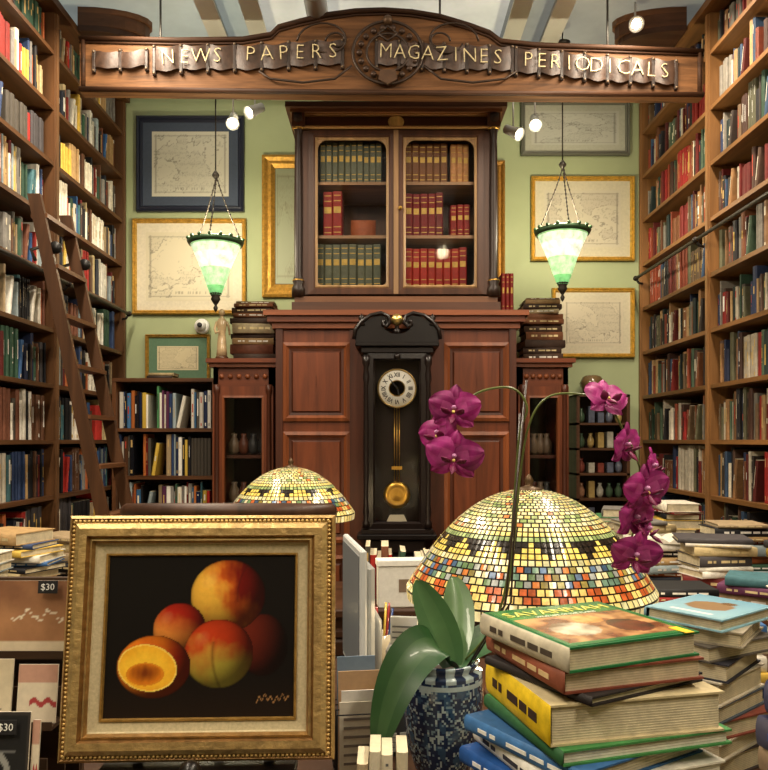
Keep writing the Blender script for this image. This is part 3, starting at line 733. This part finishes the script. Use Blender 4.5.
# ---------------------------------------------------------------- framed still life on easel
def peach(u,v):
    px=110+186*u; py=560+157*(1-v)
    col=mixc(L(16,12,10),L(34,22,14),max(0,(py-675)/50))
    n=noise.fractal(Vector((px*.035,py*.035,0)),1,2,4); n2=noise.noise(Vector((px*.25,py*.07,4)))
    def sph(cx,cy,rx,ry):
        dx=(px-cx)/rx; dy=(py-cy)/ry; r2=dx*dx+dy*dy
        if r2>=1: return None
        dz=math.sqrt(1-r2); lam=max(0,-.5*dx-.45*dy+.74*dz); return dx,dy,dz,lam
    def put(base,lam,dz,hl=.0):
        k=.08+.95*lam**1.4; k*=min(1,dz*2.6+.15)
        c=tuple(min(1,b*k) for b in base[:3])+(1,)
        return mixc(c,L(255,226,150),hl) if hl else c
    q=sph(264,648,25,30)
    if q: col=put(mixc(L(110,34,18),L(50,14,10),.5+.5*q[0]),q[3],q[2])
    q=sph(229,600,37,35)
    if q:
        t=.42+.75*q[0]-.25*q[1]+n*.45+n2*.12
        col=put(mixc(mixc(L(250,190,70),L(226,104,30),t*2),L(140,22,14),t*2-.8),q[3],q[2],max(0,(q[3]-.95))*2)
        ln=q[0]-.25-.35*q[1]**2
        if abs(ln)<.045 and q[1]<.2: col=mixc(col,L(60,14,8),.5*(1-abs(ln)/.045))
    q=sph(182,632,26,25)
    if q:
        t=.5-.7*q[1]+.4*q[0]+n*.4
        col=put(mixc(L(232,142,60),L(176,36,18),t),q[3],q[2],max(0,(q[3]-.95))*2)
    q=sph(221,656,34,33)
    if q:
        t=.5-.85*q[1]+.25*abs(q[0])+n*.5+n2*.1
        c=mixc(L(204,184,70),L(196,60,22),t)
        c=mixc(c,L(120,20,14),(q[0]-.3)*1.0)
        ln=q[0]+.18-.25*(q[1])**2
        if abs(ln)<.07 and q[1]>-.35: c=mixc(c,L(90,50,16),.55*(1-abs(ln)/.07))
        col=put(c,q[3]*.85+.12,q[2],max(0,(q[3]-.96))*2)
    q=sph(158,668,36,30)
    if q: col=put(mixc(L(240,130,30),L(190,40,16),.4+.6*q[0]+n*.4),q[3],q[2])
    a=math.radians(-12); ex=px-152; ey=py-669; X=(ex*math.cos(a)-ey*math.sin(a))/29; Y=(ex*math.sin(a)+ey*math.cos(a))/22; e=X*X+Y*Y
    if e<1.0:
        col=mixc(L(250,196,56),L(240,168,34),e*.8+n*.5+n2*.2)
        if e>.9: col=L(250,214,104)
        q2=((px-150)/16)**2+((py-675)/9.5)**2
        if q2<1: col=mixc(L(120,52,12),L(214,120,24),q2**.8+.3*n2+.25*(py-675)/9)
        elif q2<1.35: col=L(220,134,30)
    if 258<px<291 and abs(py-(699+2.5*math.sin(px*1.1)+1.5*math.sin(px*.37)))<.9: col=L(150,110,70)
    return col
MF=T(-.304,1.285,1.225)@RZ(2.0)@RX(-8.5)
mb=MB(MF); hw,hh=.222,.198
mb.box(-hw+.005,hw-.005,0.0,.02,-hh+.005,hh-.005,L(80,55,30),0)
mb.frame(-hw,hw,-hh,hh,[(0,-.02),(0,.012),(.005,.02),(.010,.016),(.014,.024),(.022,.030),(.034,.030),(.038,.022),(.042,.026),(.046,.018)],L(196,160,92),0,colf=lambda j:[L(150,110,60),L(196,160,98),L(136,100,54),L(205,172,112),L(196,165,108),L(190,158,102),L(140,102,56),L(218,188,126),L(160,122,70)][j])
nb=60
for k in range(nb):
    x=-hw+.012+(2*hw-.024)*k/(nb-1)
    for z in (-hh+.010,hh-.010): mb.ball((x,-.019,z),.0034,L(200,165,100),0,6)
for k in range(54):
    z=-hh+.012+(2*hh-.024)*k/53
    for x in (-hw+.010,hw-.010): mb.ball((x,-.019,z),.0034,L(200,165,100),0,6)
mb.frame(-hw+.045,hw-.045,-hh+.045,hh-.045,[(0,.019),(.003,.014),(.019,.011)],L(192,176,140),1)
mb.frame(-hw+.063,hw-.063,-hh+.063,hh-.063,[(0,.010),(0,.014),(.003,.014),(.005,.008)],L(170,130,65),0)
mb.canvas(-hw+.066,hw-.066,-hh+.066,hh-.066,-.009,186,157,peach,2)
mb.build('framed_still_life_painting',[GOLD,LINEN,OIL])
mb=MB(T(-.304,1.285,0)@RZ(2)); K=L(24,20,18)
mb.tube([(-.14,-.004,.905),(-.02,.075,1.40)],.009,K); mb.tube([(.14,-.004,.905),(.02,.075,1.40)],.009,K)
mb.tube([(0,.22,.905),(0,.08,1.40)],.009,K)
mb.box(-.16,.16,-.085,.0,1.004,1.018,K,0,ch=.003)
mb.ball((0,-.09,1.035),.018,K); mb.lathe([(.007,-.12),(.007,-.05),(.01,0)],K,0,10,T(0,-.09,1.03))
mb.box(-.012,.012,-.09,-.0,.99,1.004,K,0)
mb.build('display_easel',[BLACKW])

# ---------------------------------------------------------------- foreground book stack
mb=MB(); z=.90; cx,cy=.318,1.215; rot=22
seq=[ # t, l(along spine), w, drot, dx, dy, cover, spine, pages, label
(.036,.29,.29,6,.01,.0,L(28,60,120),L(28,60,120),None,L(230,230,230)),
(.028,.28,.29,-6,.02,.0,L(225,222,214),L(225,222,214),None,L(40,90,150)),
(.030,.28,.27,4,-.005,.0,L(40,110,170),L(40,110,170),None,L(240,240,240)),
(.026,.27,.29,-8,.03,.0,L(205,200,186),L(214,210,200),L(230,224,205),L(60,60,60)),
(.028,.27,.26,8,-.01,.0,L(30,80,150),L(30,80,150),None,L(235,235,240)),
(.028,.26,.28,-2,.012,.0,L(222,216,200),L(230,226,216),L(228,222,204),L(50,50,60)),
(.026,.26,.25,10,-.008,.0,L(48,92,140),L(60,110,165),None,L(240,240,235)),
(.022,.25,.28,-5,.025,.0,L(66,130,70),L(50,100,60),L(235,230,214),None),
(.058,.24,.275,-9,.02,.0,L(196,180,140),L(232,196,36),L(226,214,184),L(60,40,30)),
(.014,.235,.23,8,.01,.005,L(40,34,34),L(40,34,34),None,None),
(.032,.24,.235,-4,.008,.005,L(120,60,44),L(150,84,62),L(214,196,168),L(220,190,140)),
(.036,.235,.235,1,.0,.0,L(30,104,56),L(206,196,172),L(218,206,176),L(80,70,60)),
]
for i,(t,l,w,dr,dx,dy,c,s,p,lb) in enumerate(seq):
    M=lbook(mb,cx+dx,cy+dy,z,l,w,t-.0003,rot+dr,c,s,p,lb); z+=t
def cover(u,v):
    if u<.05 or u>.95 or v<.06 or v>.94: return L(36,112,58)
    n=noise.fractal(Vector((u*5,v*5,3)),1,2,4)
    if v>.70: return mixc(L(74,140,70),L(50,110,60),.5+n)
    c=mixc(L(206,158,106),L(120,70,44),.5+n*1.2)
    if (u-.3)**2+(v-.35)**2<.03: c=mixc(L(225,212,190),L(120,96,74),.5+n)
    if (u-.72)**2*1.3+(v-.3)**2<.03: c=mixc(L(120,70,50),L(60,54,40),.5+n)
    if (u-.55)**2+(v-.55)**2<.012: c=mixc(L(220,190,120),L(190,120,60),.5+n)
    return c
mb.canvas(-.113,.113,-.113,.113,.0364,60,60,cover,1,M,flat=True)
mb.text('SAVANNAH',.040,M@T(0,.076,.0372),L(240,226,120),1,.0003,sx=.95)
mb.text('WILD LIFE OF THE PLAINS',.010,M@T(0,.050,.0372),L(240,240,230),1,.0003)
mb.box(.088,.104,-.122,-.085,.0368,.0374,L(235,190,30),0,M)
mb.build('foreground_book_stack',[BOOK,GLOSSY])

# right-hand stacks
mb=MB(); z=.90; cx,cy=.66,1.56
for t,c in ((.045,L(60,52,50)),(.035,L(190,180,160)),(.035,L(120,60,46)),(.035,L(70,80,90)),(.045,L(200,190,170)),(.035,L(44,44,52)),(.03,L(90,84,76)),(.03,L(160,150,130))):
    lbook(mb,cx+R.uniform(-.008,.012),cy,z,.20,.15,t-.0003,-50+R.uniform(-14,14),c,label=L(220,210,190)); z+=t
M=lbook(mb,cx,cy,z,.20,.16,.024,-52,L(140,184,200),L(120,160,180))
def cov2(u,v):
    c=mixc(L(160,198,210),L(120,168,190),v)
    if ((u-.5)/.3)**2+((v-.5)/.22)**2<1: c=L(150,122,90)
    if ((u-.62)/.1)**2+((v-.72)/.07)**2<1: c=L(120,92,60)
    if .1<v<.17 and .2<u<.8: c=L(240,240,235)
    return c
mb.canvas(-.077,.077,-.097,.097,.0244,30,40,cov2,1,M,flat=True)
mb.build('stacked_books',[BOOK,GLOSSY])
mb=MB(); z=.90
for t,c in ((.05,L(100,84,70)),(.05,L(60,60,70)),(.045,L(130,110,86)),(.05,L(40,44,76)),(.055,L(28,36,84)),(.06,L(28,40,92))):
    lbook(mb,.725+R.uniform(-.004,.004),1.18,z,.22,.17,t-.0003,R.uniform(-9,9),c,label=L(60,80,150)); z+=t
mb.build('stacked_books',[BOOK])
for (x,y,t) in ((.82,1.95,1.10),(.82,2.18,1.14)): stack('stacked_books',x,y,.90,t,PB,rot=90,l=(.2,.24),w=(.12,.15),jr=6)

# ---------------------------------------------------------------- orchid in Chinese pot
mb=MB(); px_,py_=.112,1.465
DB=L(28,48,82); WB=L(176,196,200)
def potc(j,k):
    th=k/120*6.283
    p=Vector((math.cos(th)*4.2,math.sin(th)*4.2,j*.17))
    n=noise.noise(p); n2=noise.noise(p*2.1+Vector((9,0,0)))
    if j in (4,5,46,47): return WB
    if j>48: return DB if (k//5)%2 else WB
    if abs(n)<.055: return WB
    if abs(n2)<.05: return L(120,150,168)
    return L(52,84,116) if n>.22 else DB
pr=[(.045,0),(.048,.006),(.046,.015)]+[(.046+.030*math.sin(math.pi*(i/48)**.8*.62),.015+.20*i/48) for i in range(49)]+[(.062,.218),(.066,.226),(.069,.232),(.064,.234),(.058,.226),(.056,.21),(.0001,.208)]
mb.lathe(pr,DB,0,120,T(px_,py_,.90),True,potc)
mb.lathe([(.055,0),(.03,.008),(.0001,.012)],L(60,44,32),1,16,T(px_,py_,1.106))
def leaf(pts,wid,side,col,fold=.25):
    P=[Vector(p) for p in pts]; n=20; side=Vector(side).normalized()
    def bez(t):
        m=len(P)-1; r=Vector((0,0,0))
        for i,p in enumerate(P): r+=p*math.comb(m,i)*(1-t)**(m-i)*t**i
        return r
    vs=[];fs=[];cs=[]
    for i in range(n+1):
        t=i/n; c=bez(t); tg=(bez(min(1,t+.01))-bez(max(0,t-.01))).normalized()
        s=(side-tg*side.dot(tg)).normalized(); up=s.cross(tg)
        if up.y>0: up=-up
        w=wid*(max(0,math.sin(math.pi*min(1,(t*.90+.10))))**.55)
        for q in (-1,-.75,-.4,0,.4,.75,1): vs.append((c+s*w*q+up*abs(q)**1.3*w*fold)[:])
    for i in range(n):
        for q in range(6):
            a=i*7+q; fs.append((a,a+1,a+8,a+7)); cs.append(mixc(col,(.6,.9,.4,1),.03 if q in (2,3) else 0))
    mb.add(vs,fs,cs,2,True)
B=(px_+.015,py_-.02,1.125)
leaf([B,(.09,1.41,1.23),(.01,1.36,1.16),(-.012,1.33,.995)],.042,(.75,-.25,-.6),L(34,70,34),.2)
leaf([B,(.12,1.45,1.17),(.085,1.46,1.24),(.06,1.46,1.285)],.034,(.85,.1,.5),L(68,106,64),.25)
leaf([B,(.145,1.49,1.19),(.150,1.51,1.24),(.135,1.53,1.28)],.032,(1,.1,.1),L(88,120,76),.3)
leaf([B,(.19,1.5,1.17),(.25,1.5,1.19),(.30,1.52,1.14)],.034,(0,.8,.6),L(48,90,48))
ST=L(92,104,50); SDk=L(46,32,26)
def smooth(pts,n=5):
    P=[Vector(p) for p in pts]; out=[]
    for i in range(len(P)-1):
        p0=P[max(0,i-1)];p1=P[i];p2=P[i+1];p3=P[min(len(P)-1,i+2)]
        for k in range(n):
            t=k/n; out.append(.5*((2*p1)+(p2-p0)*t+(2*p0-5*p1+4*p2-p3)*t*t+(3*p1-p0-3*p2+p3)*t**3))
    out.append(P[-1]); return out
Y=1.42
sA=[(px_+.02,py_,1.11),(.20,Y+.01,1.20),(.228,Y,1.30),(.240,Y,1.44),(.250,Y,1.56),(.262,Y-.01,1.610),(.235,Y-.01,1.645),(.180,Y-.01,1.640),(.145,Y-.01,1.615),(.115,Y-.01,1.575),(.12,Y-.01,1.53)]
sB=[(px_+.025,py_+.01,1.11),(.215,Y+.03,1.21),(.240,Y+.02,1.33),(.254,Y+.02,1.48),(.270,Y+.01,1.58),(.300,Y,1.628),(.350,Y-.01,1.635),(.405,Y-.01,1.62),(.440,Y-.01,1.565),(.468,Y-.01,1.50),(.468,Y-.01,1.43),(.450,Y-.01,1.36)]
mb.tube(smooth(sA),.0022,ST,2,6); mb.tube(smooth(sB),.0022,ST,2,6)
mb.tube([(px_+.03,py_-.02,1.10),(.222,Y-.012,1.25),(.262,Y-.006,1.66)],.0022,SDk,2,6); mb.tube([(px_+.035,py_-.01,1.10),(.235,Y+.005,1.25),(.252,Y+.008,1.60)],.002,SDk,2,6)
PC=[L(160,28,118),L(136,22,100),L(178,48,138)]
def flower(x,y,z,s,yaw,pitch,roll):
    M=T(x,y,z)@RZ(yaw)@RX(pitch)@RY(roll)
    def pet(ang,ln,wd,yo,round_):
        vs=[];fs=[];cs=[];n=8;m=6; c0=R.choice(PC)
        for i in range(n+1):
            t=i/n; w=wd*(math.sin(math.pi*(t**(.75 if round_ else .9)*.96+.03))**(.55 if round_ else .8))
            for j in range(m+1):
                q=j/m*2-1; vs.append((q*w, yo-.010*s/.045*math.sin(t*math.pi*.8)+ .18*w*q*q+.002*math.sin(q*5+t*6), t*ln))
        for i in range(n):
            for j in range(m):
                a=i*(m+1)+j; fs.append((a,a+1,a+m+2,a+m+1)); cs.append(mixc(c0,L(220,110,180),.4 if (j in (2,3) and i<4) else (.18 if j%2 else 0)))
        mb.add(vs,fs,cs,3,True,M@RY(ang))
    pet(0,s*1.0,s*.38,.004,False); pet(128,s*.98,s*.36,.004,False); pet(-128,s*.98,s*.36,.004,False)
    pet(72,s*1.08,s*.62,-.002,True); pet(-72,s*1.08,s*.62,-.002,True)
    mb.lathe([(.0015,0),(.004,.003),(.0045,.009),(.002,.013)],L(205,140,190),3,8,M@T(0,-.004,.002)@RX(70))
    for q in (-1,1):
        mb.lathe([(.0001,0),(.007,.006),(.008,.014),(.002,.024)],L(110,10,66),3,8,M@T(q*.006,-.012,-.008)@RX(55)@RY(q*35)@Matrix.Diagonal((1,.4,s/.045,1)))
    mb.lathe([(.0001,0),(.006,.008),(.008,.018),(.0001,.03)],L(125,12,78),3,8,M@T(0,-.010,-.006)@RX(125)@Matrix.Diagonal((1,.5,1,1)))
    mb.ball((M@Vector((0,-.014,-.003)))[:],.003,L(240,215,120),3,8)
for (x,z,s,yw,pt,rl,dy) in ((.128,1.605,.046,-15,5,5,0),(.104,1.560,.042,-40,0,-12,.02),(.125,1.520,.050,-8,12,8,-.02),
    (.398,1.622,.042,20,-25,10,0),(.437,1.540,.044,45,10,0,.02),(.478,1.500,.038,60,0,8,0),(.462,1.462,.047,20,8,-6,-.02),(.448,1.410,.047,35,10,5,0),(.475,1.385,.036,65,0,0,.02),(.448,1.345,.047,5,15,10,-.01)):
    flower(x,Y-.03+dy,z,s,yw,pt,rl)
mb.build('potted_orchid',[CERAM,BOOK,LEAF,PETAL])

# ---------------------------------------------------------------- clutter on the counter
mb=MB(T(-.070,1.90,.90)@RZ(-80)); GR=L(206,208,206)
mb.box(-.16,.16,-.012,.004,.08,.40,GR,0,ch=.004); mb.box(-.12,.12,.004,.03,.12,.36,L(180,182,180),0,ch=.01); mb.box(-.148,.148,-.014,-.012,.095,.385,L(120,126,130),0)
mb.tube([(0,.02,.25),(0,.05,.2),(0,.05,.015)],.016,L(150,152,152),0,12); mb.box(-.09,.09,-.01,.09,0,.010,L(190,192,190),0,ch=.003)
mb.build('computer_monitor',[PLAST])
mb=MB(T(.005,1.63,.90)@RZ(15))
mb.prism([(-.05,0),(.05,0),(.05,.05),(-.05,.11)],-.035,.035,L(70,70,72),0,RZ(90))
for i in range(3):
    for j in range(4): mb.box(-.025+i*.02,-.012+i*.02,-.052,-.046,.01+j*.010,.018+j*.010,L(220,220,215),0)
mb.build('card_terminal',[PLAST])
mb=MB(T(-.01,2.20,.90)); mb.lathe([(.035,0),(.04,.01),(.04,.10),(.036,.10),(.034,.02),(.0001,.02)],L(190,180,160),0,24)
mb.tube([(.04,0,.08),(.065,0,.075),(.068,0,.04),(.04,0,.025)],.005,L(190,180,160),0,8)
for k in range(6):
    a=k*1.1; mb.tube([(.015*math.cos(a),.015*math.sin(a),.025),(.035*math.cos(a),.035*math.sin(a),.17+.01*(k%3))],.0035,R.choice([L(30,30,40),L(150,50,50),L(200,170,70),L(40,70,130)]),0,8)
mb.build('pen_mug',[CERAM])
mb=MB(T(.055,1.99,.90)@RZ(-8)); mb.box(-.045,.045,-.06,.06,0,.13,L(206,206,200),0,ch=.012); mb.box(-.035,.035,-.03,-.02,.13,.20,L(240,240,236),0,ch=.001); mb.box(-.04,.04,-.061,-.055,.03,.07,L(90,92,96),0)
for k in range(3): mb.box(-.03,.03,-.0325,-.0312,.145+.014*k,.149+.014*k,L(120,120,120),0)
mb.build('receipt_printer',[PLAST])
mb=MB(T(.09,3.06,.90)@RZ(6)); mb.box(-.12,.12,-.07,.0,0,.16,L(214,212,204),0,ch=.004); mb.box(-.125,.125,-.075,.004,.16,.185,L(226,224,216),0,ch=.003); mb.box(-.04,.04,-.0715,-.069,.06,.11,L(120,100,80),0); mb.build('archive_box',[PAPER])
mb=MB(T(-.045,1.50,.90)@RZ(8)); W=L(30,30,32)
for yy in (-.04,-.01,.02,.05):
    mb.tube([(-.05,yy,.005),(-.05,yy,.13),(.05,yy,.13),(.05,yy,.005)],.0022,W,0,6)
mb.tube([(-.05,-.04,.005),(-.05,.05,.005)],.0022,W,0,6); mb.tube([(.05,-.04,.005),(.05,.05,.005)],.0022,W,0,6)
for k,(yy,h,c) in enumerate(((-.028,.15,L(220,212,192)),(-.022,.17,L(236,232,222)),(.003,.20,L(196,160,120)),(.009,.18,L(228,224,214)),(.034,.22,L(120,140,160)),(.04,.21,L(236,230,216)))):
    mb.box(-.044+.004*(k%2),.044-.003*k,yy,yy+.002,.006,h,c,1)
for k in range(6): mb.box(-.036,.03-.006*(k%3),-.0286,-.0280,.03+.017*k,.035+.017*k,L(130,120,110),1)
mb.build('letter_rack',[IRON,PAPER])
mb=MB()
for k in range(4): sbook(mb,T(-.045+k*.021,1.22,.903)@RX(-4)@RY(R.uniform(-1,1)),0,.018,.135+R.uniform(-.012,.016),.09,R.choice([L(205,194,170),L(190,178,150),L(170,150,120)]),L(90,90,90))
mb.build('upright_pamphlets',[PAPER])
mb=MB()
for k in range(4): mb.box(-.04,.04,-.03,.03,.0,.004,R.choice([L(236,233,224),L(226,222,210),L(240,238,234)]),0,T(.56,1.38,.90+k*.0043)@RZ(10+R.uniform(-5,5)))
mb.build('paper_stack',[PAPER])
mb=MB(); row(mb,T(-.60,2.0,.903),.40,.26,PB,d=.18); mb.build('standing_books',[BOOK])

# greeting-card rack at left
mb=MB(T(-.675,1.30,.90)); W=L(66,48,34)
mb.box(-.14,.125,.10,.112,0,.40,W,0); mb.box(-.14,.125,-.10,.112,0,.012,W,0)
for k,(yy,zz) in enumerate(((-.09,.08),(-.02,.175),(.045,.275))):
    mb.box(-.14,.125,yy-.004,yy+.045,zz-.006,zz,W,0); mb.box(-.14,.125,yy+.045,yy+.05,0,zz+.05,W,0); mb.box(-.14,.125,yy-.006,yy-.004,zz-.006,zz+.008,W,0)
mb.box(-.145,-.135,-.1,.112,0,.36,W,0)
def card(cx,yy,zz,w,h,fn,tilt=-8):
    M=T(cx,yy,zz)@RX(tilt); mb.box(-w/2,w/2,0,.003,0,h,L(225,215,196),1,M); mb.canvas(-w/2,w/2,0,h,-.0006,40,40,fn,1,M)
def c1(u,v):
    n=noise.noise(Vector((u*3,v*3,2)))
    c=mixc(L(186,134,90),L(132,88,58),v+n*.6)
    if abs(v-.52-.06*math.sin(u*26)-.03*math.sin(u*61))<.018 and .35<u<.95: c=L(236,222,196)
    if v<.16: c=L(214,196,166)
    return c
def c2(u,v):
    c=mixc(L(226,212,184),L(206,190,160),v)
    if .2<v<.23 or .3<v<.32: c=L(150,130,110) if .2<u<.8 else c
    return c
def c3(u,v):
    if u<.05 or u>.95 or v<.04 or v>.96: return L(50,44,40)
    c=L(18,17,18)
    if abs((u-.45)**2+(v-.30)**2-.05)<.02: c=L(150,150,146)
    if abs(v-.55)<.012 and .2<u<.8: c=L(110,110,110)
    return c
def c4(u,v):
    if v<.62 and abs(v-.35-.05*math.sin(u*18))<.05 and u>.3: return L(170,60,60)
    return L(224,210,186) if v<.7 else L(196,150,130)
card(.04,.049,.277,.16,.125,c1); card(-.09,.052,.277,.085,.11,c2)
card(.015,-.016,.177,.072,.105,c2); card(.092,-.012,.177,.066,.095,c4); card(-.08,-.016,.177,.09,.10,c4)
card(.062,-.088,.082,.098,.135,c3); card(-.05,-.088,.082,.10,.12,c2); card(.118,-.080,.082,.012,.12,c4)
for (x,y,z_) in ((.076,-.080,.195),(.085,.052,.392)):
    mb.box(-.017,.017,-.001,.001,-.011,.011,L(24,22,24),1,T(x,y,z_)@RX(-8))
    mb.text('$30',.016,T(x,y-.0015,z_)@RX(90-8),L(235,235,230),1,.0002)
mb.build('greeting_card_rack',[WOODX,PAPER])

# ---------------------------------------------------------------- lights
def area(name,loc,size,e,col=(1,.86,.67),rot=(0,0,0),sy=None):
    l=bpy.data.lights.new(name,'AREA'); l.energy=e; l.size=size; l.color=col
    if sy: l.shape='RECTANGLE'; l.size_y=sy
    o=bpy.data.objects.new(name,l); o.location=loc; o.rotation_euler=rot; bpy.context.scene.collection.objects.link(o)
for s in (-1,1):  # fill light added under the ceiling, not a fixture of the shop
    area('added_fill_strip',(s*1.30,3.35,ZC-.13),.16,52,sy=1.3,rot=(0,math.radians(s*12),0))
    area('added_fill_strip',(s*1.32,1.5,ZC-.13),.16,56,sy=1.6,rot=(0,math.radians(s*16),0))
    area('added_fill_strip',(s*1.36,-.4,ZC-.13),.16,54,sy=1.4,rot=(math.radians(20),math.radians(s*18),0))
w=bpy.data.worlds.new('World'); bpy.context.scene.world=w; w.use_nodes=True
w.node_tree.nodes['Background'].inputs[0].default_value=(.6,.7,.85,1); w.node_tree.nodes['Background'].inputs[1].default_value=.4

cam=bpy.data.cameras.new('Camera'); co=bpy.data.objects.new('Camera',cam); co.location=(0,0,1.55); co.rotation_euler=(math.radians(90),0,0)
cam.sensor_width=36; cam.lens=36; cam.shift_y=55/768; cam.clip_start=.05
bpy.context.scene.collection.objects.link(co); bpy.context.scene.camera=co
bpy.context.scene.view_settings.view_transform='Standard'
